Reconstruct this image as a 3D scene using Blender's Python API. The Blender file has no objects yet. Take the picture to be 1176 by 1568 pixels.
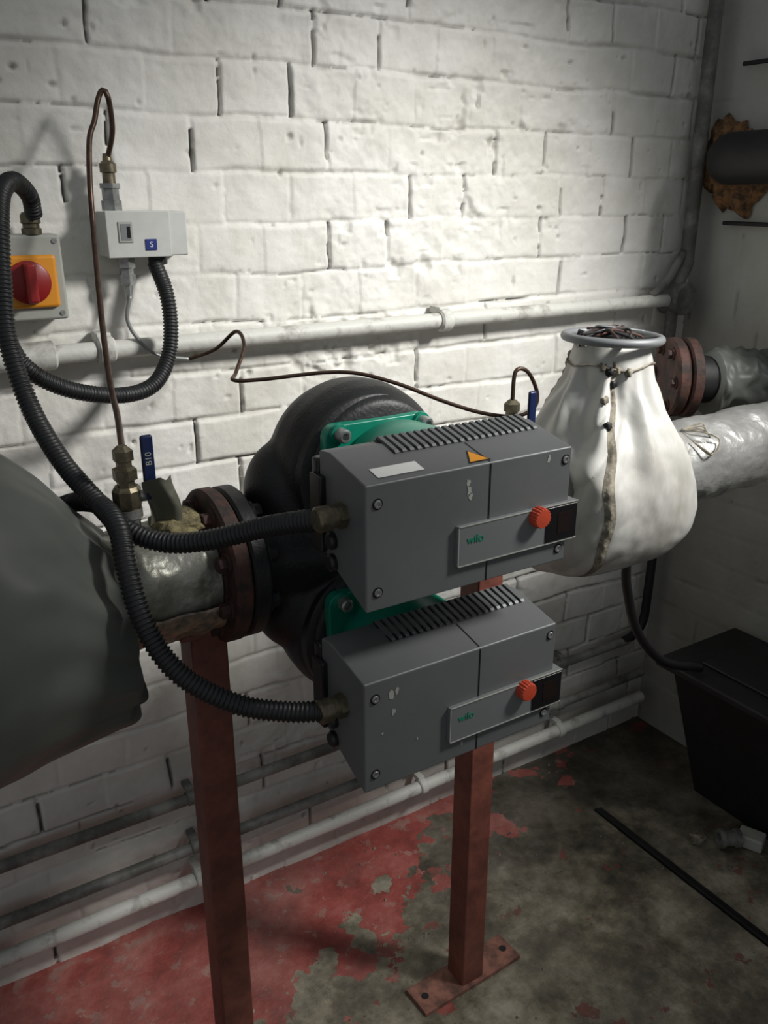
import bpy, bmesh, math, random
import numpy as np
from mathutils import Vector, Matrix
random.seed(3)
S=bpy.context.scene
S.view_settings.view_transform='Standard'
PI=math.pi

# ---------------------------------------------------------------- helpers
def link(o,parent=None):
    bpy.context.collection.objects.link(o)
    if parent: o.parent=parent
    return o
def empty(name):
    o=bpy.data.objects.new(name,None); o.empty_display_size=.05
    return link(o)
def mat(name,col,rough=.6,metal=0,var=.0,vscale=20,col2=None,bump=0,bscale=60,dist=.002,spec=.5,thr=(.4,.6),stretch=None):
    m=bpy.data.materials.new(name); m.use_nodes=True
    nt=m.node_tree; N=nt.nodes; L=nt.links; b=N['Principled BSDF']
    b.inputs['Roughness'].default_value=rough; b.inputs['Metallic'].default_value=metal
    b.inputs['Specular IOR Level'].default_value=spec
    c=(*col,1)
    tc=N.new('ShaderNodeTexCoord')
    if col2 is None and var>0: col2=tuple(x*(1-var) for x in col)
    if col2 is not None:
        n=N.new('ShaderNodeTexNoise'); n.inputs['Scale'].default_value=vscale; n.inputs['Detail'].default_value=6; n.inputs['Roughness'].default_value=.65
        src=tc.outputs['Object']
        if stretch:
            mp=N.new('ShaderNodeMapping'); mp.inputs['Scale'].default_value=stretch; L.new(src,mp.inputs['Vector']); src=mp.outputs['Vector']
        L.new(src,n.inputs['Vector'])
        r=N.new('ShaderNodeValToRGB'); r.color_ramp.elements[0].position=thr[0]; r.color_ramp.elements[1].position=thr[1]
        r.color_ramp.elements[0].color=(*col2,1); r.color_ramp.elements[1].color=c
        L.new(n.outputs['Fac'],r.inputs['Fac']); L.new(r.outputs['Color'],b.inputs['Base Color'])
    else: b.inputs['Base Color'].default_value=c
    if bump>0:
        n2=N.new('ShaderNodeTexNoise'); n2.inputs['Scale'].default_value=bscale; n2.inputs['Detail'].default_value=5
        L.new(tc.outputs['Object'],n2.inputs['Vector'])
        bp=N.new('ShaderNodeBump'); bp.inputs['Strength'].default_value=bump; bp.inputs['Distance'].default_value=dist
        L.new(n2.outputs['Fac'],bp.inputs['Height']); L.new(bp.outputs['Normal'],b.inputs['Normal'])
    return m
def mesh_obj(name,verts,faces,m,parent=None,smooth=False):
    me=bpy.data.meshes.new(name); me.from_pydata([tuple(v) for v in verts],[],faces)
    bm=bmesh.new(); bm.from_mesh(me); bmesh.ops.recalc_face_normals(bm,faces=bm.faces); bm.to_mesh(me); bm.free()
    if m: me.materials.append(m)
    if smooth:
        for p in me.polygons: p.use_smooth=True
    return link(bpy.data.objects.new(name,me),parent)
def bevel(o,w,seg=2):
    md=o.modifiers.new('bev','BEVEL'); md.width=w; md.segments=seg; md.limit_method='ANGLE'; md.angle_limit=math.radians(35)
    for p in o.data.polygons: p.use_smooth=True
    wn=o.modifiers.new('wn','WEIGHTED_NORMAL'); wn.keep_sharp=True
    return o
def box(name,lo,hi,m,parent=None,bev=0.0,rotz=0,seg=2):
    cx=[(a+b)/2 for a,b in zip(lo,hi)]; h=[abs(b-a)/2 for a,b in zip(lo,hi)]
    v=[(sx*h[0],sy*h[1],sz*h[2]) for sx in(-1,1) for sy in(-1,1) for sz in(-1,1)]
    f=[(0,1,3,2),(4,6,7,5),(0,4,5,1),(2,3,7,6),(0,2,6,4),(1,5,7,3)]
    o=mesh_obj(name,v,f,m,parent); o.location=cx; o.rotation_euler=(0,0,rotz)
    if bev: bevel(o,bev,seg)
    return o
def lathe(name,prof,origin,axis,m,parent=None,seg=48,smooth=True,sharp=35):
    ax=Vector(axis).normalized(); up=Vector((0,0,1)) if abs(ax.z)<.9 else Vector((1,0,0))
    a=ax.cross(up).normalized(); b=ax.cross(a).normalized(); o0=Vector(origin)
    v=[];f=[]
    for r,h in prof:
        for i in range(seg):
            t=2*PI*i/seg; v.append(o0+ax*h+(a*math.cos(t)+b*math.sin(t))*max(r,1e-5))
    n=len(prof)
    for j in range(n-1):
        for i in range(seg):
            f.append((j*seg+i,j*seg+(i+1)%seg,(j+1)*seg+(i+1)%seg,(j+1)*seg+i))
    f.append(tuple(range(seg))); f.append(tuple((n-1)*seg+i for i in range(seg)))
    ob=mesh_obj(name,v,f,m,parent,smooth)
    if smooth:
        bm=bmesh.new(); bm.from_mesh(ob.data)
        for e in bm.edges:
            if len(e.link_faces)==2 and e.calc_face_angle(0)>math.radians(sharp): e.smooth=False
        bm.to_mesh(ob.data); bm.free()
    return ob
def cyl(name,p0,p1,r,m,parent=None,seg=32,ch=0.0):
    p0=Vector(p0);p1=Vector(p1); L=(p1-p0).length
    pr=[(r-ch,0),(r,ch),(r,L-ch),(r-ch,L)] if ch else [(r,0),(r,L)]
    return lathe(name,pr,p0,p1-p0,m,parent,seg)
def catmull(pts,step):
    P=[Vector(p) for p in pts]; P=[P[0]*2-P[1]]+P+[P[-1]*2-P[-2]]; out=[]
    for i in range(1,len(P)-2):
        p0,p1,p2,p3=P[i-1:i+3]; n=max(2,int((p2-p1).length/step))
        for k in range(n):
            t=k/n
            out.append(.5*((2*p1)+(p2-p0)*t+(2*p0-5*p1+4*p2-p3)*t*t+(3*p1-p0-3*p2+p3)*t**3))
    out.append(P[-2]); return out
def sweep(name,pts,rad,m,parent=None,step=.004,seg=12):
    c=catmull(pts,step)
    v=[];f=[]; s=0; T=(c[1]-c[0]).normalized()
    n=T.cross(Vector((0,0,1)));
    if n.length<.1: n=T.cross(Vector((1,0,0)))
    n.normalize()
    for i,p in enumerate(c):
        if i>0: s+=(p-c[i-1]).length
        t=(c[min(i+1,len(c)-1)]-c[max(i-1,0)]).normalized()
        n=(n-t*n.dot(t)).normalized(); b=t.cross(n)
        for k in range(seg):
            a=2*PI*k/seg
            r=rad(s,a) if callable(rad) else rad
            v.append(p+(n*math.cos(a)+b*math.sin(a))*r)
    for j in range(len(c)-1):
        for i in range(seg):
            f.append((j*seg+i,j*seg+(i+1)%seg,(j+1)*seg+(i+1)%seg,(j+1)*seg+i))
    f.append(tuple(range(seg))); f.append(tuple((len(c)-1)*seg+i for i in range(seg)))
    return mesh_obj(name,v,f,m,parent,True)
def torus(name,c,axis,R,r,m,parent=None,seg=48,s2=10):
    ax=Vector(axis).normalized(); up=Vector((0,0,1)) if abs(ax.z)<.9 else Vector((1,0,0))
    a=ax.cross(up).normalized(); b=ax.cross(a); c=Vector(c); v=[];f=[]
    for i in range(seg):
        t=2*PI*i/seg; d=a*math.cos(t)+b*math.sin(t)
        for k in range(s2):
            q=2*PI*k/s2; v.append(c+d*(R+r*math.cos(q))+ax*r*math.sin(q))
    for i in range(seg):
        for k in range(s2):
            f.append((i*s2+k,i*s2+(k+1)%s2,((i+1)%seg)*s2+(k+1)%s2,((i+1)%seg)*s2+k))
    return mesh_obj(name,v,f,m,parent,True)
def hexbolt(name,c,axis,r,h,m,parent=None):
    c=Vector(c); ax=Vector(axis).normalized()
    lathe(name+'_washer',[(r*1.35,0),(r*1.35,h*.25)],c,ax,m,parent,20)
    return lathe(name,[(r,h*.2),(r,h*.9),(r*.85,h)],c,ax,m,parent,6,smooth=False)
def textobj(name,s,loc,rot,size,m,parent=None,ext=.0003):
    cu=bpy.data.curves.new(name,'FONT'); cu.body=s; cu.size=size; cu.extrude=ext; cu.align_x='CENTER'; cu.align_y='CENTER'
    cu.materials.append(m); o=bpy.data.objects.new(name,cu); o.location=loc; o.rotation_euler=rot
    return link(o,parent)
_G={}
def vnoise(x,y,seed):
    if seed not in _G: _G[seed]=np.random.RandomState(seed).rand(256,256)
    G=_G[seed]
    xi=np.floor(x).astype(int); yi=np.floor(y).astype(int); fx=x-xi; fy=y-yi
    fx=fx*fx*(3-2*fx); fy=fy*fy*(3-2*fy)
    a=G[xi%256,yi%256];b=G[(xi+1)%256,yi%256];c=G[xi%256,(yi+1)%256];d=G[(xi+1)%256,(yi+1)%256]
    return (a*(1-fx)+b*fx)*(1-fy)+(c*(1-fx)+d*fx)*fy
def vn(x,y,seed):
    if seed not in _G: _G[seed]=np.random.RandomState(seed).rand(256,256)
    G=_G[seed]; xi=math.floor(x); yi=math.floor(y); fx=x-xi; fy=y-yi
    fx=fx*fx*(3-2*fx); fy=fy*fy*(3-2*fy)
    a=G[xi%256,yi%256];b=G[(xi+1)%256,yi%256];c=G[xi%256,(yi+1)%256];d=G[(xi+1)%256,(yi+1)%256]
    return (a*(1-fx)+b*fx)*(1-fy)+(c*(1-fx)+d*fx)*fy
def fbm(x,y,sc,seed,oc=4):
    s=0;a=.5;t=0
    for o in range(oc):
        s=s+a*vnoise(x*sc*2**o+13.7*o,y*sc*2**o+5.1*o,seed+o); t+=a; a*=.5
    return s/t
def sstep(a,b,x):
    t=np.clip((x-a)/(b-a),0,1); return t*t*(3-2*t)

# ---------------------------------------------------------------- materials
M={}
M['steel']=mat('galvanised_steel',(.50,.51,.50),.4,.8,var=.4,vscale=60,bump=.2)
M['brass']=mat('brass_dull',(.22,.19,.13),.42,.8,var=.4,vscale=90)
M['black_plastic']=mat('black_pvc',(.012,.012,.013),.38)
M['conduit']=mat('black_flexible_conduit',(.012,.013,.014),.48)
M['cast']=mat('black_cast_iron',(.011,.012,.013),.5,var=.45,vscale=40,bump=.35,bscale=260,dist=.0015)
M['rust']=mat('red_oxide_rust',(.085,.034,.024),.75,col2=(.025,.016,.013),vscale=45,bump=.5,bscale=150,thr=(.38,.62))
M['oxide']=mat('red_oxide_paint',(.21,.068,.047),.5,col2=(.11,.036,.027),vscale=25,bump=.25,bscale=120,thr=(.35,.65))
M['green']=mat('green_enamel',(.005,.24,.155),.34,var=.15,vscale=20)
M['greypaint']=mat('grey_metallic_paint',(.165,.173,.175),.5,.25,col2=(.135,.142,.143),vscale=9,bump=.12,bscale=500,dist=.0005,thr=(.3,.7))
M['greypanel']=mat('grey_panel_film',(.19,.20,.205),.5,.2)
M['redknob']=mat('red_plastic_knob',(.56,.07,.03),.5)
M['display']=mat('dark_display',(.010,.009,.010),.2)
M['fabric_white']=mat('white_silicone_cloth',(.52,.515,.485),.55,col2=(.34,.325,.29),vscale=9,thr=(.34,.56),bump=.15,bscale=220,dist=.0008,stretch=(1,1,.4))
M['fabric_grey']=mat('grey_silicone_cloth',(.125,.135,.122),.5,var=.18,vscale=6,bump=.12,bscale=300,dist=.0006)
M['seam']=mat('stitched_seam_tape',(.30,.27,.21),.85,col2=(.12,.105,.08),vscale=60,bump=.5,bscale=200)
M['foil']=mat('aluminium_foil_lagging',(.92,.92,.90),.30,.8,col2=(.78,.78,.76),vscale=14,bump=.7,bscale=50,dist=.004)
M['oldfoil']=mat('dull_foil_lagging',(.34,.34,.30),.40,.65,col2=(.20,.20,.16),vscale=14,bump=.6,bscale=45,dist=.004)
M['copperfoil']=mat('torn_copper_foil',(.50,.34,.25),.4,.4,col2=(.16,.14,.12),vscale=35,bump=.8,bscale=80,dist=.004)
M['copper']=mat('tarnished_copper',(.10,.062,.045),.38,.7,var=.4,vscale=80)
M['greytube']=mat('grey_capillary',(.3,.31,.3),.4,.5)
M['whiteplastic']=mat('white_enclosure',(.54,.55,.52),.5,var=.08,vscale=30)
M['greyplastic']=mat('grey_enclosure',(.38,.39,.35),.5,var=.08,vscale=30)
M['yellow']=mat('yellow_plate',(.72,.29,.02),.45)
M['red']=mat('red_switch',(.26,.012,.012),.4)
M['blue']=mat('blue_label',(.012,.03,.18),.4)
M['bluehandle']=mat('blue_vinyl_handle',(.006,.014,.06),.35)
M['white']=mat('white_paint_print',(.7,.7,.68),.5)
M['greenprint']=mat('green_print',(.0,.22,.12),.5)
M['dark']=mat('dark_sooty_steel',(.010,.010,.011),.6,var=.4,vscale=20,bump=.4,bscale=80)
M['fibre']=mat('ochre_mineral_wool',(.26,.22,.11),.95,col2=(.13,.11,.06),vscale=70,bump=1,bscale=160,dist=.004)
M['foam']=mat('orange_expanding_foam',(.26,.13,.05),.9,col2=(.06,.035,.02),vscale=60,bump=1,bscale=80,dist=.01)
M['pipepaint']=mat('white_painted_pipe',(.56,.56,.52),.55,col2=(.28,.27,.24),vscale=22,bump=.4,bscale=90,thr=(.32,.48))
M['dirtypipe']=mat('dusty_grey_pipe',(.22,.22,.205),.55,col2=(.09,.09,.082),vscale=18,bump=.3,bscale=90)
M['plate']=mat('rusty_base_plate',(.32,.14,.10),.7,col2=(.12,.06,.045),vscale=40,bump=.4,bscale=120)

def wall_material(name,base,dirt):
    m=bpy.data.materials.new(name); m.use_nodes=True; nt=m.node_tree;N=nt.nodes;L=nt.links;b=N['Principled BSDF']
    b.inputs['Roughness'].default_value=.55; b.inputs['Specular IOR Level'].default_value=.25
    at=N.new('ShaderNodeAttribute'); at.attribute_name='dirt'
    tc=N.new('ShaderNodeTexCoord')
    n=N.new('ShaderNodeTexNoise'); n.inputs['Scale'].default_value=3.5; n.inputs['Detail'].default_value=8; n.inputs['Roughness'].default_value=.7
    L.new(tc.outputs['Object'],n.inputs['Vector'])
    r=N.new('ShaderNodeValToRGB'); r.color_ramp.elements[0].position=.36; r.color_ramp.elements[1].position=.6
    r.color_ramp.elements[0].color=(base[0]*.80,base[1]*.79,base[2]*.75,1); r.color_ramp.elements[1].color=(*base,1)
    L.new(n.outputs['Fac'],r.inputs['Fac'])
    mx=N.new('ShaderNodeMixRGB'); mx.inputs['Color2'].default_value=(*dirt,1)
    L.new(at.outputs['Fac'],mx.inputs['Fac']); L.new(r.outputs['Color'],mx.inputs['Color1']); L.new(mx.outputs['Color'],b.inputs['Base Color'])
    n2=N.new('ShaderNodeTexNoise'); n2.inputs['Scale'].default_value=110; n2.inputs['Detail'].default_value=7; n2.inputs['Roughness'].default_value=.65
    L.new(tc.outputs['Object'],n2.inputs['Vector'])
    bp=N.new('ShaderNodeBump'); bp.inputs['Strength'].default_value=.4; bp.inputs['Distance'].default_value=.0020
    L.new(n2.outputs['Fac'],bp.inputs['Height']); L.new(bp.outputs['Normal'],b.inputs['Normal'])
    return m
def brick_height(x,z,seed):
    xw=x+(fbm(x,z,9,seed,4)-.5)*.016; zw=z+(fbm(x,z,7,seed+20,4)-.5)*.016
    pitch=.0700; rowf=(zw-1.167)/pitch; row=np.floor(rowf); dz=(rowf-row); dh=np.minimum(dz,1-dz)*pitch
    rr=np.random.RandomState(seed+5); jit=rr.uniform(-.012,.012,400)
    cx=np.where(row.astype(int)%2==0,.868,.706)+jit[(row.astype(int)+100)%400]
    pf=(xw-cx)/.32; pi=np.floor(pf+.5); p=(pf-pi)*.32; dv=np.abs(np.abs(p)-.0535)
    header=np.abs(p)<.0535
    side=(p>0).astype(int)
    jr=rr.rand(400,200,2); jv=jr[(row.astype(int)+100)%400,(pi.astype(int)+100)%200,side]
    br=rr.rand(400,200,4); hi=header.astype(int); R_=(row.astype(int)+100)%400; C_=(pi.astype(int)+100)%200
    bo=br[R_,C_,hi]; tilt=br[R_,C_,hi+2]
    openv=.25+1.0*np.clip((jv-.3)/.7,0,1)**1.3
    openv=openv*(.45+1.1*fbm(x,z,22,seed+40,3))
    openh=(.22+1.3*np.clip(fbm(x,z,5,seed+60,3)*2.2-.75,0,1.1))*(.35+1.3*fbm(x,z,30,seed+80,3))
    gh=openh*.0036*(1-sstep(.0,.0060,dh))
    gv=openv*.0042*(1-sstep(.0,.0055,dv))
    crack=((jv>.58)&(fbm(x,z,40,seed+90,3)>.42))*(1-sstep(.0004,.0030,dv))*.009
    crackh=((fbm(x,z,7,seed+33,3)>.56)&(fbm(x,z,50,seed+35,3)>.43))*(1-sstep(.0003,.0020,dh))*.004
    h=-np.maximum(gh,gv)-crack-crackh + (bo-.5)*.0030+(tilt-.5)*(p-.0)*.013
    rug=.38+1.5*np.clip(fbm(x,z,4,seed+55,2)*2-.6,0,1)*np.exp(-((x-.75)/.45)**2)
    h+= (fbm(x,z,14,seed+7,5)-.5)*.0056 + (fbm(x,z,45,seed+9,4)-.5)*.0044*rug
    chip=np.clip(fbm(x,z,32,seed+71,3)-.60,0,1)*.05*np.clip(rug-.7,0,1)*(np.minimum(dh,dv)<.018)
    h-=chip
    pits=np.clip(fbm(x,z,60,seed+11,2)-.84,0,1)*.05
    h-=pits
    dirt=np.clip((crack+crackh)*130,0,.85)+np.clip((openh-.9)*(1-sstep(0,.004,dh))*.5,0,.25)+np.clip(pits*60,0,.3)
    return h,np.clip(dirt,0,.95)
def relief_wall(name,us,zs,place,seed,m,flat=1.0,extra=None):
    U,Z=np.meshgrid(us,zs,indexing='ij'); h,d=brick_height(U,Z,seed); h=h*flat; d=d*flat
    if extra is not None: d=np.clip(d+extra(U,Z),0,.95)
    co=place(U,Z,h).reshape(-1,3).astype(np.float32)
    nu,nz=U.shape; idx=np.arange(nu*nz).reshape(nu,nz)
    q=np.stack([idx[:-1,:-1],idx[1:,:-1],idx[1:,1:],idx[:-1,1:]],-1).reshape(-1,4)
    me=bpy.data.meshes.new(name); me.vertices.add(len(co)); me.vertices.foreach_set('co',co.ravel())
    me.loops.add(q.size); me.loops.foreach_set('vertex_index',q.ravel().astype(np.int32))
    me.polygons.add(len(q)); me.polygons.foreach_set('loop_start',np.arange(0,q.size,4,dtype=np.int32))
    me.polygons.foreach_set('loop_total',np.full(len(q),4,dtype=np.int32))
    me.update(calc_edges=True)
    me.polygons.foreach_set('use_smooth',np.ones(len(q),dtype=bool))
    at=me.attributes.new('dirt','FLOAT','POINT'); at.data.foreach_set('value',d.reshape(-1).astype(np.float32))
    me.materials.append(m); return link(bpy.data.objects.new(name,me))

# ---------------------------------------------------------------- room
wm=wall_material('white_painted_brick',(.76,.75,.715),(.055,.05,.042))
xs=np.concatenate([[-1.6,-1.2,-.8],np.arange(-.45,1.5,.0026),[1.51]]); zs=np.concatenate([[-.02],np.arange(0,1.82,.0026),[1.9,2.1,2.4]])
grime=lambda X,Z: np.clip((.42-Z)*1.1,0,.35)*fbm(X,Z,14,301,4)*1.2 + np.clip(fbm(X,Z,5,310,4)-.60,0,1)*1.1*(Z<.6)
relief_wall('wall_back',xs,zs,lambda U,Z,h:np.stack([U,-h,Z],-1),11,wm,1.0,grime)
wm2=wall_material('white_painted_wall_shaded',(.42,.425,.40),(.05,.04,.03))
ys=np.concatenate([[-.01],np.arange(0,1.2,.005),[1.4,2,3]]); zs2=np.concatenate([[-.02],np.arange(0,1.9,.005),[2.1,2.4]])
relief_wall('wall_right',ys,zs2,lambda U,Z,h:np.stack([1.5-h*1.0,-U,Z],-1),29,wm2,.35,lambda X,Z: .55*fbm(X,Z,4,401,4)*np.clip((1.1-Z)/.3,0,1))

def floor_material():
    m=bpy.data.materials.new('worn_red_floor_paint'); m.use_nodes=True; nt=m.node_tree;N=nt.nodes;L=nt.links;b=N['Principled BSDF']
    tc=N.new('ShaderNodeTexCoord'); sp=N.new('ShaderNodeSeparateXYZ'); L.new(tc.outputs['Object'],sp.inputs[0])
    def mth(op,a,b2=None,c=None):
        n=N.new('ShaderNodeMath'); n.operation=op
        for i,v in enumerate((a,b2,c)):
            if v is None: continue
            if isinstance(v,(int,float)): n.inputs[i].default_value=v
            else: L.new(v,n.inputs[i])
        return n.outputs[0]
    def noise(sc,det=6,ro=.6):
        n=N.new('ShaderNodeTexNoise'); n.inputs['Scale'].default_value=sc; n.inputs['Detail'].default_value=det; n.inputs['Roughness'].default_value=ro
        L.new(tc.outputs['Object'],n.inputs['Vector']); return n.outputs['Fac']
    def ramp(f,stops):
        r=N.new('ShaderNodeValToRGB'); e=r.color_ramp.elements
        while len(e)<len(stops): e.new(.5)
        for i,(p,c) in enumerate(stops): e[i].position=p; e[i].color=(*c,1)
        L.new(f,r.inputs['Fac']); return r.outputs['Color']
    def mix(f,a,c):
        n=N.new('ShaderNodeMixRGB'); L.new(f,n.inputs['Fac']); L.new(a,n.inputs['Color1']); L.new(c,n.inputs['Color2']); return n.outputs['Color']
    e=mth('ADD',mth('MULTIPLY',mth('SUBTRACT',.65,sp.outputs['X']),1.1),mth('MULTIPLY',mth('ADD',sp.outputs['Y'],.19),2.4))
    e=mth('ADD',e,mth('MULTIPLY',mth('SUBTRACT',noise(9,6,.6),.5),2.9))
    redm=mth('GREATER_THAN',e,0.0)
    conc=ramp(noise(8,10,.75),[(.34,(.055,.048,.036)),(.46,(.15,.132,.092)),(.56,(.30,.27,.195)),(.68,(.48,.45,.355))])
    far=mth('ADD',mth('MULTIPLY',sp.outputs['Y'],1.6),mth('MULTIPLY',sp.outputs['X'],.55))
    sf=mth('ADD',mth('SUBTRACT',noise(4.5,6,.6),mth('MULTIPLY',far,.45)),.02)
    grime_shade=ramp(sf,[(.40,(.22,.21,.20)),(.60,(1,1,1))])  # patchy grime plus shade painted into the concrete, darker towards back wall and right
    nmx=N.new('ShaderNodeMixRGB'); nmx.blend_type='MULTIPLY'; nmx.inputs['Fac'].default_value=.85; L.new(conc,nmx.inputs['Color1']); L.new(grime_shade,nmx.inputs['Color2']); conc=nmx.outputs['Color']
    chips=mth('GREATER_THAN',noise(14,6,.6),.635)
    conc=mix(mth('MULTIPLY',chips,.85),conc,ramp(noise(30),[(.4,(.24,.05,.038)),(.6,(.14,.045,.035))]))
    red=ramp(noise(12,8,.7),[(.3,(.14,.032,.027)),(.5,(.30,.062,.052)),(.68,(.40,.135,.115))])
    worn=mth('GREATER_THAN',noise(26,6,.65),.59)
    red=mix(mth('MULTIPLY',worn,.5),red,ramp(noise(30),[(.3,(.20,.12,.09)),(.7,(.42,.30,.26))]))
    col=mix(redm,conc,red)
    dust=ramp(noise(3.2,8,.7),[(.46,(0,0,0)),(.64,(1,1,1))])
    col=mix(mth('MULTIPLY',dust,.22),col,ramp(noise(40),[(.4,(.26,.23,.20)),(.6,(.36,.33,.29))]))
    L.new(col,b.inputs['Base Color'])
    rr=mth('MULTIPLY_ADD',noise(8,5),.5,.28); L.new(rr,b.inputs['Roughness'])
    h=mth('ADD',mth('MULTIPLY',redm,.5),mth('MULTIPLY',noise(50,8,.7),.9))
    bp=N.new('ShaderNodeBump'); bp.inputs['Strength'].default_value=.8; bp.inputs['Distance'].default_value=.004
    L.new(h,bp.inputs['Height']); L.new(bp.outputs['Normal'],b.inputs['Normal'])
    return m
fx=np.linspace(-1.6,1.52,180); fy=np.linspace(-3,0.015,170)
X,Y=np.meshgrid(fx,fy,indexing='ij'); Zf=(fbm(X,Y,5,77,3)-.5)*.006-.003
v=np.stack([X,Y,Zf],-1).reshape(-1,3); idx=np.arange(180*170).reshape(180,170)
q=np.stack([idx[:-1,:-1],idx[1:,:-1],idx[1:,1:],idx[:-1,1:]],-1).reshape(-1,4).tolist()
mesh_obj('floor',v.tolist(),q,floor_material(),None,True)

# ---------------------------------------------------------------- wall pipes
AX=(1,0,0)
g=empty('wall_conduit_pipe')
cyl('run',(.225,-.03,1.007),(1.425,-.03,1.010),.0125,M['pipepaint'],g,24)
cyl('end_socket',(.175,-.03,1.006),(.235,-.03,1.007),.019,M['pipepaint'],g,24,.003)
sweep('end_elbow',[(.19,-.03,1.006),(.165,-.03,1.006),(.15,-.022,1.006),(.145,-.001,1.006)],.016,M['pipepaint'],g)
for x in (.30,.862):
    cyl('clip_%d'%int(x*100),(x-.012,-.03,1.008),(x+.012,-.03,1.008),.018,M['pipepaint'],g,24,.003)
    box('clip_foot_%d'%int(x*100),(x-.01,-.03,1.018),(x+.01,.0,1.030),M['pipepaint'],g,.002)
cyl('junction_box',(1.435,-.055,1.012),(1.435,-.0,1.012),.032,M['dirtypipe'],g,28,.004)
cyl('riser',(1.452,-.03,1.08),(1.452,-.03,2.3),.0135,M['dirtypipe'],g,20)
sweep('offset',[(1.435,-.03,1.02),(1.436,-.03,1.045),(1.452,-.03,1.075),(1.452,-.03,1.1)],.0135,M['dirtypipe'],g)
cyl('drop',(1.425,-.03,.93),(1.425,-.03,1.0),.012,M['dirtypipe'],g,20)
sweep('branch',[(1.36,-.03,1.02),(1.40,-.03,1.045),(1.44,-.03,1.10)],.008,M['dirtypipe'],g)
def lowpipe(name,z,y,r,m,x1):
    g=empty(name); cyl('run',(-.9,y,z-.003),(x1,y,z),r,m,g,20)
    for x in (-.1,.36,.83,1.2):
        cyl('clip_%d'%int(x*100+50),(x-.008,y,z),(x+.008,y,z),r*1.3,m,g,20,.002)
        box('clip_foot_%d'%int(x*100+50),(x-.007,y,z+r),(x+.007,-.003,z+r+.008),m,g,.001)
    return g
lowpipe('skirting_pipe',.086,-.035,.0130,M['pipepaint'],1.46)
lowpipe('skirting_pipe',.150,-.03,.010,M['dirtypipe'],1.46)
g=lowpipe('skirting_pipe',.252,-.03,.010,M['dirtypipe'],1.40)
sweep('upturn',[(1.38,-.03,.252),(1.42,-.03,.26),(1.445,-.03,.29),(1.45,-.03,.36),(1.455,-.03,.6),(1.46,-.03,.75)],.010,M['dark'],g)

# ---------------------------------------------------------------- main pipe line   axis y=-.38 z=.82
PY,PZ=-.38,.82
g=empty('lagged_pipe')
def crumple(name,x0,x1,r,m,parent,amp=.004,seed=5,nx=120,na=128):
    Xg=np.linspace(x0,x1,nx)[:,None]*np.ones((1,na)); A=(2*PI*np.arange(na)/na)[None,:]*np.ones((nx,1))
    n=fbm(Xg,np.cos(A)*.09+3,28,seed,4)+fbm(Xg+2,np.sin(A)*.09+7,24,seed+9,4)-1
    n=n-np.abs(fbm(Xg+5,np.cos(A)*.08+9,20,seed+3,2)-.5)*1.5
    R=r+n*amp*2
    co=np.stack([Xg,PY+R*np.cos(A),PZ+R*np.sin(A)],-1).reshape(-1,3)
    f=[]
    for i in range(nx-1):
        for k in range(na): f.append((i*na+k,i*na+(k+1)%na,(i+1)*na+(k+1)%na,(i+1)*na+k))
    f.append(tuple(range(na))); f.append(tuple((nx-1)*na+k for k in range(na)))
    return mesh_obj(name,co.tolist(),f,m,parent,True)
crumple('foil_section_near',.16,.292,.060,M['oldfoil'],g,.003,5)
crumple('foil_section_far',.985,1.49,.066,M['foil'],g,.003,15)
crumple('foil_section_mid',.662,.795,.052,M['oldfoil'],g,.002,25)
V=[];F=[]; n=70; mj=14
for i in range(n):
    t=i/(n-1); x=.188+.108*t
    for j in range(mj):
        s=j/(mj-1)
        lim=-12+16*vn(t*7,2.5,44)
        th=math.radians(-72+ (lim+72)*s)
        R=.064+.0025*vn(t*12,s*5,45)+.006*s*s*vn(t*9,1.5,47)
        V.append((x,PY+R*math.sin(th),PZ-R*math.cos(th)-.014*s*s*vn(t*14,.5,48)))
for i in range(n-1):
    for j in range(mj-1): F.append((i*mj+j,i*mj+j+1,(i+1)*mj+j+1,(i+1)*mj+j))
o=mesh_obj('torn_wrap',V,F,M['copperfoil'],g,True); sm=o.modifiers.new('s','SOLIDIFY'); sm.thickness=.001
def lump(name,c,r,m,parent,seed,amp=.2,ns=40):
    V=[];F=[]
    for i in range(ns//2+1):
        p=PI*i/(ns//2)
        for k in range(ns):
            a=2*PI*k/ns; d=Vector((math.sin(p)*math.cos(a),math.sin(p)*math.sin(a),math.cos(p)))
            e=[math.copysign(abs(q)**.6,q) for q in d]
            s=1+amp*(vn(d.x*3+9,d.y*3+d.z*4+9,seed)-.5)*2
            V.append((c[0]+e[0]*r[0]*s,c[1]+e[1]*r[1]*s,c[2]+e[2]*r[2]*s))
    for i in range(ns//2):
        for k in range(ns): F.append((i*ns+k,i*ns+(k+1)%ns,(i+1)*ns+(k+1)%ns,(i+1)*ns+k))
    return mesh_obj(name,V,F,m,parent,True)
lump('mineral_wool',(.262,-.385,.880),(.024,.034,.010),M['fibre'],g,61,.18)

def flange(name,x,t,r,m,parent,rb=.066,nb=8,bolt=None,y=PY,z=PZ):
    lathe(name,[(r-.003,0),(r,.003),(r,t-.003),(r-.003,t)],(x,y,z),AX,m,parent,56)
    if bolt is not None:
        for k in range(nb):
            a=2*PI*(k+.5)/nb
            hexbolt(name+'_bolt_%d'%k,(x,y+rb*math.cos(a),z+rb*math.sin(a)),(-1,0,0),.0085,.012,bolt,parent)
flange('inlet_counterflange',.296,.019,.086,M['rust'],g,.068,8,M['rust'])
lathe('weld_neck',[(.05,0),(.052,.012),(.062,.02)],(.278,PY,PZ),AX,M['rust'],g,40)
flange('outlet_counterflange',.642,.02,.086,M['rust'],g)

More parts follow.
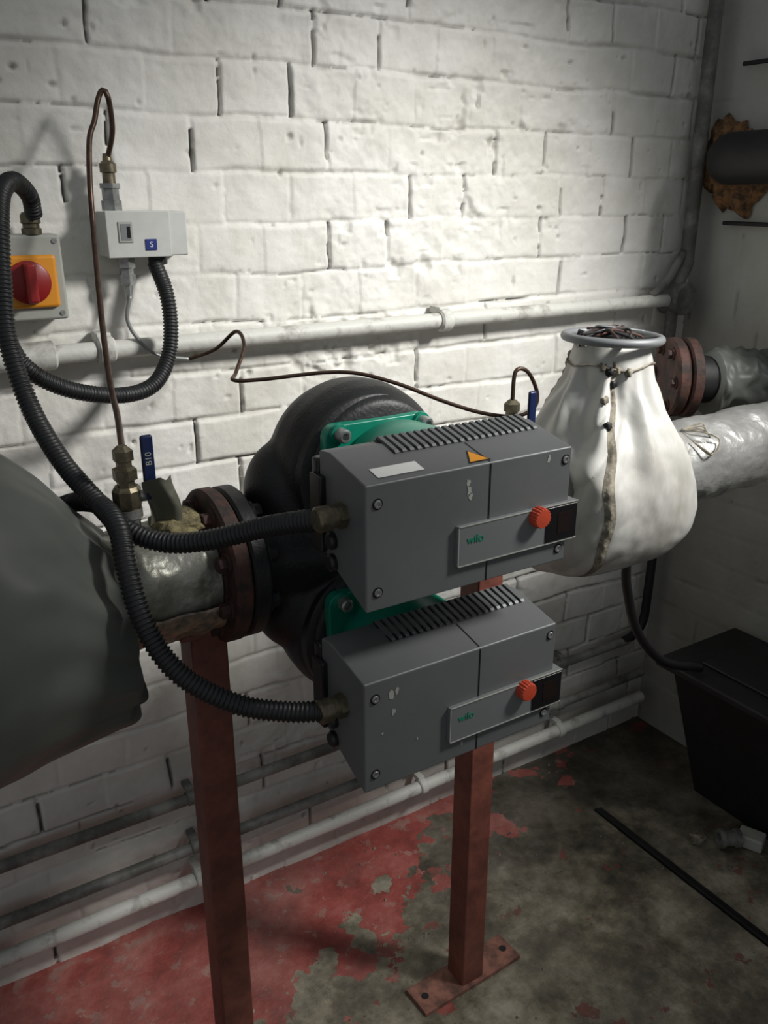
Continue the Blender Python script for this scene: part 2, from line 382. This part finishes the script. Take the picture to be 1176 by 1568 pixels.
# ---------------------------------------------------------------- pump
pump=empty('twin_head_circulation_pump')
ZU,ZL,XC=.915,.724,.468
def vox(name,parts,m,parent,vs=.004,sm=6):
    V=[];F=[]
    for o in parts:
        off=len(V); V+= [o.matrix_basis@v.co for v in o.data.vertices]; F+=[tuple(i+off for i in p.vertices) for p in o.data.polygons]
        bpy.data.objects.remove(o)
    ob=mesh_obj(name,V,F,m,parent,True)
    r=ob.modifiers.new('r','REMESH'); r.mode='VOXEL'; r.voxel_size=vs; r.use_smooth_shade=True
    s=ob.modifiers.new('s','SMOOTH'); s.iterations=sm; s.factor=.6
    return ob
parts=[]
for z in (ZU,ZL):
    parts.append(lathe('p',[(.05,-.085),(.082,-.078),(.094,-.055),(.098,-.03),(.096,0),(.085,.028),(.06,.045),(.0,.05)],(XC+.006,-.375,z),(0,1,0),None,None,48))
parts.append(lathe('p',[(.054,0),(.052,.03),(.058,.06),(.066,.10),(.068,.16),(.066,.22),(.056,.27),(.054,.30)],(.335,PY,PZ),AX,None,None,40))
def ellbox(c,r):
    o=lathe('p',[(math.sin(PI*i/16),-math.cos(PI*i/16)) for i in range(17)],(0,0,0),(0,0,1),None,None,32)
    for v in o.data.vertices: v.co=Vector((c[0]+v.co.x*r[0],c[1]+v.co.y*r[1],c[2]+v.co.z*r[2]))
    return o
parts.append(ellbox((.405,-.375,.885),(.055,.06,.065)))
parts.append(ellbox((.405,-.375,.755),(.055,.06,.065)))
parts.append(ellbox((.47,-.37,.82),(.10,.06,.09)))
parts.append(ellbox((.54,-.375,.86),(.06,.055,.09)))
vox('volute_casing',parts,M['cast'],pump)
flange('inlet_flange',.317,.020,.085,M['cast'],pump,.066,8,None)
flange('outlet_flange',.618,.020,.085,M['cast'],pump)
for k in range(8):
    a=2*PI*(k+.5)/8
    hexbolt('inlet_bolt_%d'%k,(.337,PY+.068*math.cos(a),PZ+.068*math.sin(a)),AX,.009,.014,M['dark'],pump)
for i,z in enumerate((ZU,ZL)):
    lathe('cover_ring_%d'%i,[(.086,0),(.089,.004),(.088,.018),(.080,.024),(.06,.026)],(XC+.002,-.425,z),(0,-1,0),M['cast'],pump,56)
def head(i,zc,dx):
    n='head%d_'%i
    hw=.066; pts=[]
    for cx,cz,a0 in ((hw-.014,hw-.014,0),(-hw+.014,hw-.014,90),(-hw+.014,-hw+.014,180),(hw-.014,-hw+.014,270)):
        for k in range(7):
            a=math.radians(a0+15*k); pts.append((XC+cx+.014*math.cos(a),zc+cz+.014*math.sin(a)))
    V=[(x,-.45,z) for x,z in pts]+[(x,-.464,z) for x,z in pts]; m_=len(pts)
    F=[tuple(range(m_)),tuple(range(2*m_-1,m_-1,-1))]+[(k,(k+1)%m_,m_+(k+1)%m_,m_+k) for k in range(m_)]
    bevel(mesh_obj(n+'motor_flange',V,F,M['green'],pump),.002)
    lathe(n+'motor_body',[(.060,0),(.063,.006),(.068,.022),(.0695,.05),(.069,.085)],(XC+.009,-.462,zc),(0,-1,0),M['green'],pump,64)
    for sx in(-1,1):
        for sz in(-1,1):
            c=(XC+sx*.051,-.464,zc+sz*.057)
            lathe(n+'bolt_boss_%d%d'%(sx,sz),[(.011,0),(.010,.004)],c,(0,-1,0),M['green'],pump,24)
            lathe(n+'bolt_%d%d'%(sx,sz),[(.0075,.003),(.0075,.014),(.006,.016),(.004,.016),(.0038,.010),(0,.010)],c,(0,-1,0),M['steel'],pump,20)
    x0,x1=.350+dx,.585+dx; zb,zt=zc-.061,zc+.058; W=M['greypaint']
    prof=[(-.63,zb),(-.63,zt),(-.567,zt+.014),(-.548,zt+.012),(-.548,zb+.04),(-.567,zb+.026)]
    V=[(x0,y,z) for y,z in prof]+[(x1,y,z) for y,z in prof]; k=len(prof)
    F=[tuple(range(k)),tuple(range(2*k-1,k-1,-1))]+[(a,(a+1)%k,k+(a+1)%k,k+a) for a in range(k)]
    bevel(mesh_obj(n+'control_box',V,F,W,pump),.0018,3)
    box(n+'rear_plate',(x0-.002,-.548,zb+.034),(x1-.06,-.535,zt+.004),M['black_plastic'],pump,.003)
    box(n+'rear_plate_lip',(x0-.006,-.560,zb+.035),(x0+.004,-.538,zt-.01),M['black_plastic'],pump,.002)
    for j,zz in enumerate((zc-.010,zc-.032)):
        cyl(n+'blank_gland_%d'%j,(x0+.002,-.572,zz),(x0-.006,-.572,zz),.0085,M['black_plastic'],pump,20,.002)
    nf=21
    for j in range(nf):
        xx=x0+.060+(x1-x0-.070)*j/(nf-1)
        V=[(xx-.0022,-.588,zt+.0095),(xx-.0022,-.585,zt+.0120),(xx-.0022,-.556,zt+.0185),(xx-.0022,-.548,zt+.012)]
        V=V+[(a+.0044,b,c) for a,b,c in V]
        mesh_obj(n+'fin_%d'%j,V,[(0,1,2,3),(7,6,5,4),(0,4,5,1),(1,5,6,2),(2,6,7,3),(3,7,4,0)],W,pump)
    V=[(x0+.056,-.588,zt+.0100),(x1-.008,-.588,zt+.0100),(x1-.008,-.552,zt+.0158),(x0+.056,-.552,zt+.0158)]
    mesh_obj(n+'fin_recess',V,[(0,1,2,3)],M['black_plastic'],pump)
    sx=x0+.134
    box(n+'seam',(sx-.0006,-.6306,zb+.001),(sx+.0006,-.629,zt-.001),M['black_plastic'],pump)
    V=[(sx-.0006,-.629,zt+.0007),(sx+.0006,-.629,zt+.0007),(sx+.0006,-.59,zt+.0095),(sx-.0006,-.59,zt+.0095)]
    mesh_obj(n+'seam_top',V,[(0,1,2,3)],M['black_plastic'],pump)
    px0,px1,pz0,pz1=x0+.096,x0+.244,zc-.037,zc+.003
    box(n+'panel',(px0,-.6345,pz0),(px1,-.62,pz1),M['greypanel'],pump,.0008)
    for q2,(a,b2,c,d) in enumerate(((px0,px1,pz0,pz0+.0008),(px0,px1,pz1-.0008,pz1),(px0,px0+.0008,pz0,pz1))):
        box(n+'panel_edge_%d'%q2,(a,-.6352,c),(b2,-.634,d),M['greyplastic'],pump)
    box(n+'display',(x0+.203,-.6358,pz0+.002),(x0+.2425,-.634,pz1-.002),M['display'],pump,.0006)
    box(n+'display_window',(x0+.217,-.6362,pz0+.009),(x0+.236,-.6355,pz1-.009),mat('lcd_%d'%i,(.016,.009,.009),.2),pump)
    textobj(n+'panel_print','wilo',(px0+.020,-.6348,zc-.012),(PI/2,0,0),.0115,M['greenprint'],pump)
    kc=Vector((x0+.190,-.634,zc-.004)); V=[];F=[];ns=96
    for r,h in ((.0098,0),(.0098,.009),(.0090,.0108),(.003,.0112)):
        for a in range(ns):
            rr=r+(.0005*math.cos(a*2*PI/ns*18) if r>.008 else 0); t=2*PI*a/ns
            V.append(kc+Vector((rr*math.cos(t),-h,rr*math.sin(t))))
    for j in range(3):
        for a in range(ns): F.append((j*ns+a,j*ns+(a+1)%ns,(j+1)*ns+(a+1)%ns,(j+1)*ns+a))
    F.append(tuple(range(3*ns,4*ns)))
    mesh_obj(n+'adjust_knob',V,F,M['redknob'],pump)
    for sx2,sz in ((x0+.012,zt-.018),(x0+.012,zb+.018),(x1-.008,zt-.012),(x1-.010,zb+.014)):
        lathe(n+'screw_recess_%d_%d'%(int(sx2*1000),int(sz*1000)),[(.0052,0),(.0052,.0004)],(sx2,-.630,sz),(0,-1,0),M['display'],pump,20)
        lathe(n+'screw_%d_%d'%(int(sx2*1000),int(sz*1000)),[(.0038,.0003),(.0038,.0012),(.0034,.0018),(.0020,.0018),(.0018,.001),(0,.001)],(sx2,-.630,sz),(0,-1,0),M['steel'],pump,20)
    zz=lambda y: zt+(y+.63)/.063*.014+.0006
    if i==0:
        ya,yb=-.622,-.606
        mesh_obj(n+'rating_label',[(x0+.018,ya,zz(ya)),(x0+.066,ya,zz(ya)),(x0+.066,yb,zz(yb)),(x0+.018,yb,zz(yb))],[(0,1,2,3)],M['white'],pump)
        mesh_obj(n+'warning_border',[(x0+.112,-.626,zz(-.626)),(x0+.138,-.626,zz(-.626)),(x0+.125,-.604,zz(-.604))],[(0,1,2)],M['black_plastic'],pump)
        mesh_obj(n+'warning_triangle',[(x0+.1145,-.6248,zz(-.6248)+.0003),(x0+.1355,-.6248,zz(-.6248)+.0003),(x0+.125,-.6065,zz(-.6065)+.0003)],[(0,1,2)],M['yellow'],pump)
        sc=[(.110,.035,.004),(.112,.029,.003),(.109,.043,.003),(.205,.05,.003)]
    else: sc=[(.030,.040,.004),(.036,.041,.003),(.032,.020,.003),(.06,-.02,.0015),(.115,-.045,.002),(.02,.0,.0015)]
    for k2,(a,b2,rs) in enumerate(sc):
        V=[];ns=11
        for q2 in range(ns):
            t=2*PI*q2/ns; r=random.uniform(.4,1)*rs; V.append((x0+a+r*math.cos(t)*1.0,-.6304,zc+b2+r*math.sin(t)*1.6))
        mesh_obj(n+'paint_scuff_%d'%k2,V,[tuple(range(ns))],M['greyplastic'],pump)
    gc=Vector((x0,-.592,zc+.021)) if i==0 else Vector((x0,-.592,zc+.018))
    lathe(n+'gland_nut',[(.0122,0),(.0122,.008)],gc,(-1,0,0),M['brass'],pump,6,smooth=False)
    lathe(n+'gland',[(.0100,.008),(.0100,.014),(.0118,.015),(.0118,.026),(.0095,.028)],gc,(-1,0,0),M['brass'],pump,24)
head(0,ZU,0.0); head(1,ZL,-.003)

# ---------------------------------------------------------------- stands
def stand(name,x,y,zt,rot=0):
    g=empty(name); w=.021
    box('post',(x-w,y-w,0),(x+w,y+w,zt),M['oxide'],g,.003)
    box('top_cradle',(x-.035,y-.03,zt-.006),(x+.03,y+.03,zt),M['oxide'],g,.001)
    box('base_plate',(x-.100,y-.027,-.003),(x+.098,y+.027,.005),M['plate'],g,.001,rotz=rot)
    for sx in(-1,1):
        px=sx*.082
        lathe('anchor_hole_%d'%(sx+1),[(.006,0),(.006,.0008)],(x+px*math.cos(rot),y+px*math.sin(rot),.005),(0,0,1),M['dark'],g,16)
    return g
stand('pipe_support_stand',.285,PY,.757,.05)
stand('pipe_support_stand',.682,PY,.757,.04)

# ---------------------------------------------------------------- left jacket
rings=[(-.42,.81,.15,.16),(-.2,.815,.155,.168),(0,.82,.155,.172),(.06,.825,.150,.172),(.10,.82,.14,.158),(.135,.805,.12,.140),(.165,.785,.10,.118),(.188,.772,.085,.104),(.193,.775,.078,.095),(.188,.79,.066,.078),(.17,.82,.062,.063)]
def interp_rings(R,n):
    A=np.array(R); res=[]
    for tt in np.linspace(0,len(R)-1,n):
        i=min(int(tt),len(R)-2); u=tt-i
        p0=A[max(i-1,0)];p1=A[i];p2=A[i+1];p3=A[min(i+2,len(R)-1)]
        res.append(.5*((2*p1)+(p2-p0)*u+(2*p0-5*p1+4*p2-p3)*u*u+(3*p1-p0-3*p2+p3)*u**3))
    return res
def left_jacket():
    g=empty('pipe_insulation_jacket'); R=interp_rings(rings,150); na=160; v=[];f=[]
    for i,(x,zc,ry,rz) in enumerate(R):
        for k in range(na):
            a=2*PI*k/na; ca,sa=math.cos(a),math.sin(a)
            e=max(0,min(1,(x-.06)/.12))
            fold=e*(.0050*math.sin(9*a+2)+.003*math.sin(19*a+1))
            fold+=.003*math.sin(4*a+x*9)
            fold+=(vn(x*9+50,abs(a-PI)*2,88)-.5)*.012
            fold+=(vn(x*30+50+a*3,abs(a-PI)*5,89)-.5)*.003
            x2=x+(e*.008*math.sin(9*a) if sa<-.5 else 0)
            v.append((x2,PY+(ry+fold)*ca,zc+(rz+fold)*sa))
    n=len(R)
    for i in range(n-1):
        for k in range(na): f.append((i*na+k,i*na+(k+1)%na,(i+1)*na+(k+1)%na,(i+1)*na+k))
    f.append(tuple(range(na)))
    mesh_obj('cloth',v,f,M['fabric_grey'],g,True)
left_jacket()

# ---------------------------------------------------------------- right (valve) jacket
J=[(1.014,.050,.050,2.0),(.995,.055,.055,2),(.975,.059,.058,2),(.955,.064,.064,2.1),(.93,.073,.074,2.4),(.905,.083,.085,2.8),(.88,.094,.096,3.4),(.85,.105,.105,4.2),(.81,.110,.111,5),(.77,.112,.108,5),(.74,.112,.100,4.2),(.715,.109,.082,3.4),(.70,.103,.052,3.0),(.693,.085,.02,2.8)]
JA=np.array(J)
VX=.892
def jsurf(t,a,off=0):
    A=JA; i=min(int(t),len(J)-2); u=t-i
    p0=A[max(i-1,0)];p1=A[i];p2=A[i+1];p3=A[min(i+2,len(J)-1)]
    z,rx,ry,e=.5*((2*p1)+(p2-p0)*u+(2*p0-5*p1+4*p2-p3)*u*u+(3*p1-p0-3*p2+p3)*u**3)
    ca,sa=math.cos(a),math.sin(a); rad=(abs(ca)**e+abs(sa)**e)**(-1/e)
    w=max(0,min(1,(1.0-z)/.05))*max(0,min(1,(z-.69)/.03))
    up=max(0,min(1,(z-.82)/.10))
    fold=up*(.0042*math.sin(9*a+z*12)+.0024*math.sin(16*a-z*18+1))
    fold+=.0030*math.exp(-((z-.87)/.05)**2)*math.sin(z*90+a*5.0)*(.5+.5*math.sin(a*2+1))
    lf=math.exp(-((a-3.70)/.45)**2)
    fold+=lf*.0075*(abs(math.sin(z*50+2.5*math.sin(a*4)))-.5)
    fold+=.003*math.sin(3*a-z*30+1)
    fold+=(vn(a*2.6+30,z*14,99)-.5)*.013+(vn(a*7+z*40,z*50-a*3,98)-.5)*.0015
    k=rad+(fold*w+off)/max(rx,.03)
    return Vector((VX+rx*k*ca,PY+ry*k*sa,z+.004*math.sin(4*a)*(1-w)))
def right_jacket():
    g=empty('valve_insulation_jacket'); n=190;na=260;v=[];f=[]
    for i in range(n):
        t=(len(J)-1)*i/(n-1)
        for k in range(na): v.append(jsurf(t,2*PI*k/na))
    for i in range(n-1):
        for k in range(na): f.append((i*na+k,i*na+(k+1)%na,(i+1)*na+(k+1)%na,(i+1)*na+k))
    f.append(tuple(range(na))); f.append(tuple((n-1)*na+k for k in range(na)))
    mesh_obj('cloth',v,f,M['fabric_white'],g,True)
    for nm,a0,m_ in (('front_seam',math.radians(230),M['seam']),('rear_seam',math.radians(128),M['seam'])):
        V=[];F=[];q=140
        for i in range(q):
            t=.8+(len(J)-3.0)*i/(q-1); wob=.012*math.sin(i*.22)+.01*math.sin(i*.07); a=a0+wob
            for j,(da,of) in enumerate(((-.060,.0004),(-.025,.0014),(.0,.0030+.0010*math.sin(i*.8)),(.025,.0014),(.055,.0004))):
                V.append(jsurf(t,a+da,of))
        for i in range(q-1):
            for j in range(4): F.append((i*5+j,i*5+j+1,(i+1)*5+j+1,(i+1)*5+j))
        mesh_obj(nm,V,F,m_,g,True)
    pts=[jsurf(1.3,2*PI*k/24,.002) for k in range(25)]
    sweep('drawcord',pts,.0014,M['seam'],g,.004,8)
    for k,(t,a) in enumerate(((1.3,3.75),(1.5,3.9),(1.35,4.1),(2.3,4.0),(3.2,3.86),(4.4,3.93),(1.4,4.35))):
        p=jsurf(t,a,.001); lump('buckle_%d'%k,p,(.0045,.0045,.005),M['dark'] if k%2 else M['seam'],g,70+k,.5,14)
    return g
right_jacket()
g=empty('valve_handwheel'); wz=1.022
torus('rim',(VX,PY,wz),(0.03,0,1),.064,.0060,M['greypanel'],g,56,12)
lathe('hub',[(.018,-.007),(.018,.004),(.010,.008),(.007,.012),(0,.012)],(VX,PY,wz),(0,0,1),M['dark'],g,24)
for k in range(5):
    a=2*PI*k/5+.4; c,s=math.cos(a),math.sin(a)
    sweep('spoke_%d'%k,[(VX+.012*c,PY+.012*s,wz-.002),(VX+.035*c,PY+.035*s,wz-.004),(VX+.062*c,PY+.062*s,wz)],.0048,M['dark'],g,.004,10)
random.seed(8)
for k in range(10):
    a=random.uniform(0,6.28); c,s=math.cos(a),math.sin(a)
    sweep('tie_wire_%d'%k,[(VX+.05*c,PY+.05*s,wz+.006),(VX+.02*s,PY+.02*c,wz+.013),(VX-.03*s,PY+.04*c,wz+.004),(VX-.06*c,PY+.03*s,wz-.006)],.0018,(M['dark'],M['greypanel'],M['rust'])[k%3],g,.004,6)
g=bpy.data.objects['lagged_pipe']
for k in range(4):
    sweep('tie_cord_%d'%k,[(1.02,PY-.03,PZ+.062),(1.04+.012*k,PY-.055+.01*k,PZ+.06),(1.07,PY-.06+.012*k,PZ+.045-.01*k),(1.04,PY-.07,PZ+.03),(1.02,PY-.05,PZ+.05)],.0012,M['seam'],g,.004,6)

# ---------------------------------------------------------------- rear pipe with red flange and wrapped bend
g=empty('return_pipe')
lathe('flange',[(.066,0),(.070,.004),(.070,.018),(.066,.022)],(1.235,-.19,.900),(.8,-.45,0),M['rust'],g,40)
lathe('flange_face',[(.066,0),(.070,.003),(.070,.018),(.066,.020)],(1.255,-.205,.900),(.8,-.45,0),M['rust'],g,40)
for k in range(6):
    a=2*PI*k/6; d=Vector((.49,.87,0))*math.cos(a)*.052+Vector((0,0,1))*math.sin(a)*.052
    hexbolt('bolt_%d'%k,Vector((1.235,-.19,.900))+d,(-.87,.49,0),.008,.01,M['rust'],g)
sweep('bend',[(1.24,-.2,.90),(1.30,-.225,.895),(1.36,-.24,.89),(1.42,-.25,.885),(1.49,-.26,.885)],.042,M['dark'],g,.006,32)
sweep('wrapped_cloth',[(1.30,-.225,.890),(1.34,-.235,.888),(1.40,-.248,.882),(1.488,-.26,.880)],lambda s,a:.046+.014*vn(s*45,abs(a-PI)*2.5+s*20,91)+.008*vn(s*110,abs(a-PI)*5,92),M['fabric_grey'],g,.003,56)
g=empty('high_level_pipe')
sweep('pipe',[(1.49,-.10,1.268),(1.455,-.105,1.268),(1.435,-.125,1.268),(1.43,-.17,1.268),(1.43,-.4,1.268),(1.43,-1.6,1.268)],.045,M['dark'],g,.01,32)
V=[];F=[];n=64
for j in range(8):
    for k in range(n):
        a=2*PI*k/n; R0=.090+.025*math.sin(a*2+1)+.040*(vn(10+2*math.cos(a),10+2*math.sin(a),52)-.5)+.030*(vn(10+6*math.cos(a),10+6*math.sin(a),53)-.5); s=1-j/7
        R=.03+(R0-.03)*s; V.append((1.497-.030*(1-s**3)-.010*vn(k*.5,j*1.7,54)*(j>0),-.085+R*.75*math.cos(a),1.262+R*1.08*math.sin(a)))
for j in range(7):
    for k in range(n): F.append((j*n+k,j*n+(k+1)%n,(j+1)*n+(k+1)%n,(j+1)*n+k))
mesh_obj('foam_seal',V,F,M['foam'],g,True)
g=empty('wall_bracket')
for z in (1.43,1.155): cyl('bar_%d'%int(z*100),(1.485,-.08,z),(1.485,-.9,z-.005),.004,M['dark'],g,10)

# ---------------------------------------------------------------- isolator switch
g=empty('rotary_isolator_switch')
box('enclosure',(.168,-.045,1.054),(.256,-.001,1.158),M['greyplastic'],g,.004,seg=3)
box('yellow_plate',(.172,-.053,1.070),(.246,-.044,1.134),M['yellow'],g,.005,seg=3)
lathe('rotor',[(.026,0),(.026,.006),(.023,.008)],(.210,-.053,1.102),(0,-1,0),M['red'],g,40)
box('grip',(.2035,-.078,1.078),(.2165,-.058,1.126),M['red'],g,.004,seg=3)
for x in (.177,.248):
    for z in (1.062,1.150): lathe('screw_%d_%d'%(int(x*1000),int(z*1000)),[(.0035,0),(.003,.0015),(0,.0015)],(x,-.045,z),(0,-1,0),M['steel'],g,14)
lathe('gland',[(.012,0),(.012,.007),(.010,.008),(.010,.012),(.0118,.013),(.0118,.022),(.009,.026)],(.225,-.035,1.158),(0,0,1),M['brass'],g,20)

# ---------------------------------------------------------------- pressure switch
g=empty('pressure_switch')
box('body',(.312,-.050,1.128),(.420,-.004,1.184),M['whiteplastic'],g,.002)
box('front_cover',(.311,-.056,1.127),(.395,-.049,1.185),M['whiteplastic'],g,.0015)
box('window_frame',(.326,-.0575,1.146),(.345,-.0555,1.172),M['greyplastic'],g,.001)
box('window',(.329,-.058,1.149),(.342,-.0572,1.169),M['greypanel'],g)
box('window_pointer',(.337,-.0585,1.152),(.341,-.0575,1.166),M['display'],g)
box('logo_plate',(.360,-.0575,1.136),(.375,-.0555,1.150),M['blue'],g,.0005)
textobj('logo_mark','S',(.3675,-.0577,1.143),(PI/2,0,0),.010,M['white'],g,.0001)
box('mount_bracket',(.33,-.008,1.13),(.41,-.001,1.18),M['steel'],g)
lathe('top_connector',[(.013,0),(.013,.012),(.011,.013),(.011,.026),(.013,.027),(.013,.033)],(.327,-.035,1.185),(0,0,1),M['steel'],g,6,smooth=False)
lathe('top_union',[(.008,.033),(.008,.045),(.0105,.046),(.0105,.056),(.006,.060),(.005,.068)],(.327,-.035,1.185),(0,0,1),M['brass'],g,16)
lathe('bottom_connector',[(.012,0),(.012,.014),(.009,.016),(.009,.022),(.0115,.023),(.0115,.034),(.006,.038),(.005,.052),(.003,.056)],(.338,-.035,1.128),(0,0,-1),M['steel'],g,6,smooth=False)
cyl('conduit_gland',(.383,-.03,1.128),(.383,-.03,1.116),.0125,M['black_plastic'],g,20,.001)

# ---------------------------------------------------------------- gauge cocks
def cock(name,x,y,z,hx):
    g=empty(name)
    lathe('nipple',[(.011,-.004),(.011,.012),(.014,.013),(.014,.022)],(x,y,z),(0,0,1),M['steel'],g,20)
    lathe('body',[(.012,.022),(.015,.026),(.015,.042),(.012,.046)],(x,y,z),(0,0,1),M['brass'],g,8,smooth=False)
    lathe('upper_union',[(.009,.046),(.009,.052),(.0125,.053),(.0125,.064),(.008,.066),(.008,.072),(.0105,.073),(.0105,.083),(.005,.088)],(x,y,z),(0,0,1),M['brass'],g,6,smooth=False)
    cyl('spindle',(x,y,z+.034),(x+.024,y-.006,z+.034),.006,M['steel'],g,14)
    box('lever',(x+hx-.0065,y-.012,z+.030),(x+hx+.0065,y-.006,z+.098),M['bluehandle'],g,.003,seg=3)
    return g
c=cock('gauge_cock',.2175,PY,.881,.022)
textobj('lever_print','B10',(.2395,-.3925,.955),(PI/2,-PI/2,0),.009,M['greyplastic'],c,.0001)
V=[];F=[]; na_=14
for i in range(na_):
    for j in range(na_):
        u=i/(na_-1); w_=j/(na_-1)
        top=.044+.012*vn(u*4,.5,66)
        V.append((.233+.030*u+.003*math.sin(w_*5),-.398+.007*math.sin(u*5+w_*2),.886+top*w_))
for i in range(na_-1):
    for j in range(na_-1): F.append((i*na_+j,i*na_+j+1,(i+1)*na_+j+1,(i+1)*na_+j))
mesh_obj('foil_tag',V,F,mat('olive_foil_tag',(.13,.13,.10),.45,.35,bump=.5,bscale=40,dist=.004),c,True)
cock('gauge_cock',.720,PY,.868,.026)

# ---------------------------------------------------------------- floor clutter, right
g=empty('black_steel_box')
T0=[(1.275,-.80,.34),(1.485,-.80,.34),(1.485,-.25,.34),(1.275,-.25,.34)]; B0=[(1.385,-.80,-.002),(1.485,-.80,-.002),(1.485,-.265,-.002),(1.385,-.265,-.002)]
bevel(mesh_obj('body',B0+T0,[(0,1,2,3),(7,6,5,4),(0,4,5,1),(1,5,6,2),(2,6,7,3),(3,7,4,0)],M['dark'],g),.004)
box('lid',(1.245,-.82,.336),(1.487,-.235,.352),M['dark'],g,.004)
box('lid_panel',(1.30,-.70,.352),(1.46,-.30,.358),M['dark'],g,.003)
g=empty('floor_angle_bar')
box('web',(1.155,-1.5,-.003),(1.160,-.20,.006),M['dark'],g,.001); box('toe',(1.155,-1.5,-.003),(1.174,-.20,.001),M['dark'],g,.001)
# discarded pipe fitting on the floor
g=empty('discarded_pipe_fitting')
box('flange_block',(1.325,-.460,-.001),(1.362,-.412,.026),M['greyplastic'],g,.004,rotz=.4)
lathe('socket',[(.018,0),(.018,.010),(.015,.012),(.015,.030),(.019,.032),(.019,.042),(.012,.042),(.012,.03)],(1.322,-.425,.017),(-.85,.5,0),M['dirtypipe'],g,24)
lump('rust_lump',(1.262,-.375,.006),(.014,.012,.010),M['seam'],g,34,.4,20)
random.seed(5)
g=empty('floor_debris_scatter')
V=[];F=[]
for k in range(150):
    x=random.uniform(.35,1.2);y=random.uniform(-.7,-.03);r=random.uniform(.001,.0035);o=len(V)
    for q2 in range(5):
        a=2*PI*q2/5+random.random()*.5; V.append((x+r*math.cos(a),y+r*math.sin(a),-.004))
    V.append((x,y,r*.6))
    for q2 in range(5): F.append((o+q2,o+(q2+1)%5,o+5))
mesh_obj('crumbs',V,F,M['seam'],g)

# ---------------------------------------------------------------- cables
C1=[(0.227,-0.05,1.181),(0.221,-0.07,1.203),(0.197,-0.12,1.218),(0.174,-0.17,1.206),(0.162,-0.2,1.171),(0.154,-0.22,1.119),(0.148,-0.24,1.061),(0.155,-0.27,0.997),(0.168,-0.32,0.95),(0.185,-0.37,0.919),(0.201,-0.42,0.898),(0.229,-0.45,0.887),(0.264,-0.48,0.892),(0.302,-0.52,0.91),(0.320,-0.56,0.925),(0.334,-0.588,0.934)]
C2=[(0.163,-0.27,0.875),(0.172,-0.3,0.891),(0.181,-0.34,0.905),(0.190,-0.385,0.912),(0.192,-0.435,0.903),(.188,-.465,.875),(.189,-.49,.838),(.201,-.51,.799),(.223,-.53,.771),(.259,-.55,.748),(.297,-.57,.739),(.325,-.590,.741)]
C3=[(.377,-.035,1.118),(.381,-.06,1.08),(.38,-.07,1.038),(.369,-.08,.997),(.340,-.10,.968),(.294,-.12,.963),(.234,-.14,.978),(.190,-.15,1.002),(.168,-.15,1.029),(.166,-.10,1.053)]
T1=[(.327,-.035,1.245),(.333,-.05,1.279),(.329,-.06,1.315),(.323,-.06,1.323),(.316,-.06,1.311),(.307,-.07,1.288),(.296,-.08,1.266),(.286,-.10,1.218),(.279,-.12,1.167),(.265,-.17,1.11),(.252,-.22,1.05),(.241,-.27,1.008),(.232,-.32,.983),(.218,-.378,.963)]
T2=[(.338,-.04,1.078),(.331,-.04,1.047),(.343,-.04,1.02),(.366,-.045,.997),(.409,-.05,.988),(.441,-.07,1.002),(.465,-.09,1.027),(.463,-.12,1.012),(.437,-.15,.983),(.425,-.17,.977),(.455,-.19,.978),(.544,-.24,.987),(.599,-.28,.975),(.655,-.32,.95),(.697,-.35,.935),(.736,-.37,.93),(.758,-.38,.941),(.761,-.38,.962),(.743,-.38,.99),(.723,-.38,.992),(.720,-.38,.955)]
corr=lambda r:(lambda s,a:r+.0011*math.sin(2*PI*s/.0046))
for P in (C1,C2,C3):
    g=empty('flexible_conduit'); sweep('sheath',P,corr(.0096),M['conduit'],g,.00115,14)
g=empty('capillary_tube'); sweep('tube',T1,.0034,M['copper'],g,.004,10)
g=empty('capillary_tube'); sweep('tube',T2[4:],.0027,M['copper'],g,.004,10); sweep('grey_lead',T2[:5],.0027,M['greytube'],g,.004,10)
g=empty('drain_hose'); sweep('hose',[(.985,-.36,.70),(1.00,-.35,.66),(1.02,-.34,.60),(1.07,-.33,.5),(1.16,-.32,.41),(1.27,-.32,.362)],.008,M['black_plastic'],g)

# ---------------------------------------------------------------- light
w=bpy.data.worlds.new('w'); S.world=w; w.use_nodes=True; bg=w.node_tree.nodes['Background']; bg.inputs[0].default_value=(.92,.96,1,1); bg.inputs[1].default_value=.25
def spot(name,loc,tgt,e,size,blend,rad,col):
    l=bpy.data.lights.new(name,'SPOT'); l.energy=e; l.spot_size=math.radians(size); l.spot_blend=blend; l.shadow_soft_size=rad; l.color=col
    o=bpy.data.objects.new(name,l); o.location=loc; o.rotation_euler=(Vector(tgt)-Vector(loc)).to_track_quat('-Z','Y').to_euler(); return link(o)
spot('key_lamp',(1.40,-1.15,1.85),(.68,-.03,.76),165,57,1.0,.15,(1,.985,.95))

# ---------------------------------------------------------------- camera
cam=bpy.data.cameras.new('camera'); co=bpy.data.objects.new('camera',cam); link(co)
co.location=(0,-1.22,1.2); co.rotation_euler=(math.radians(70),0,math.radians(-32))
cam.sensor_fit='VERTICAL'; cam.sensor_height=24; cam.lens=24*1320/1568; cam.clip_start=.02
S.camera=co
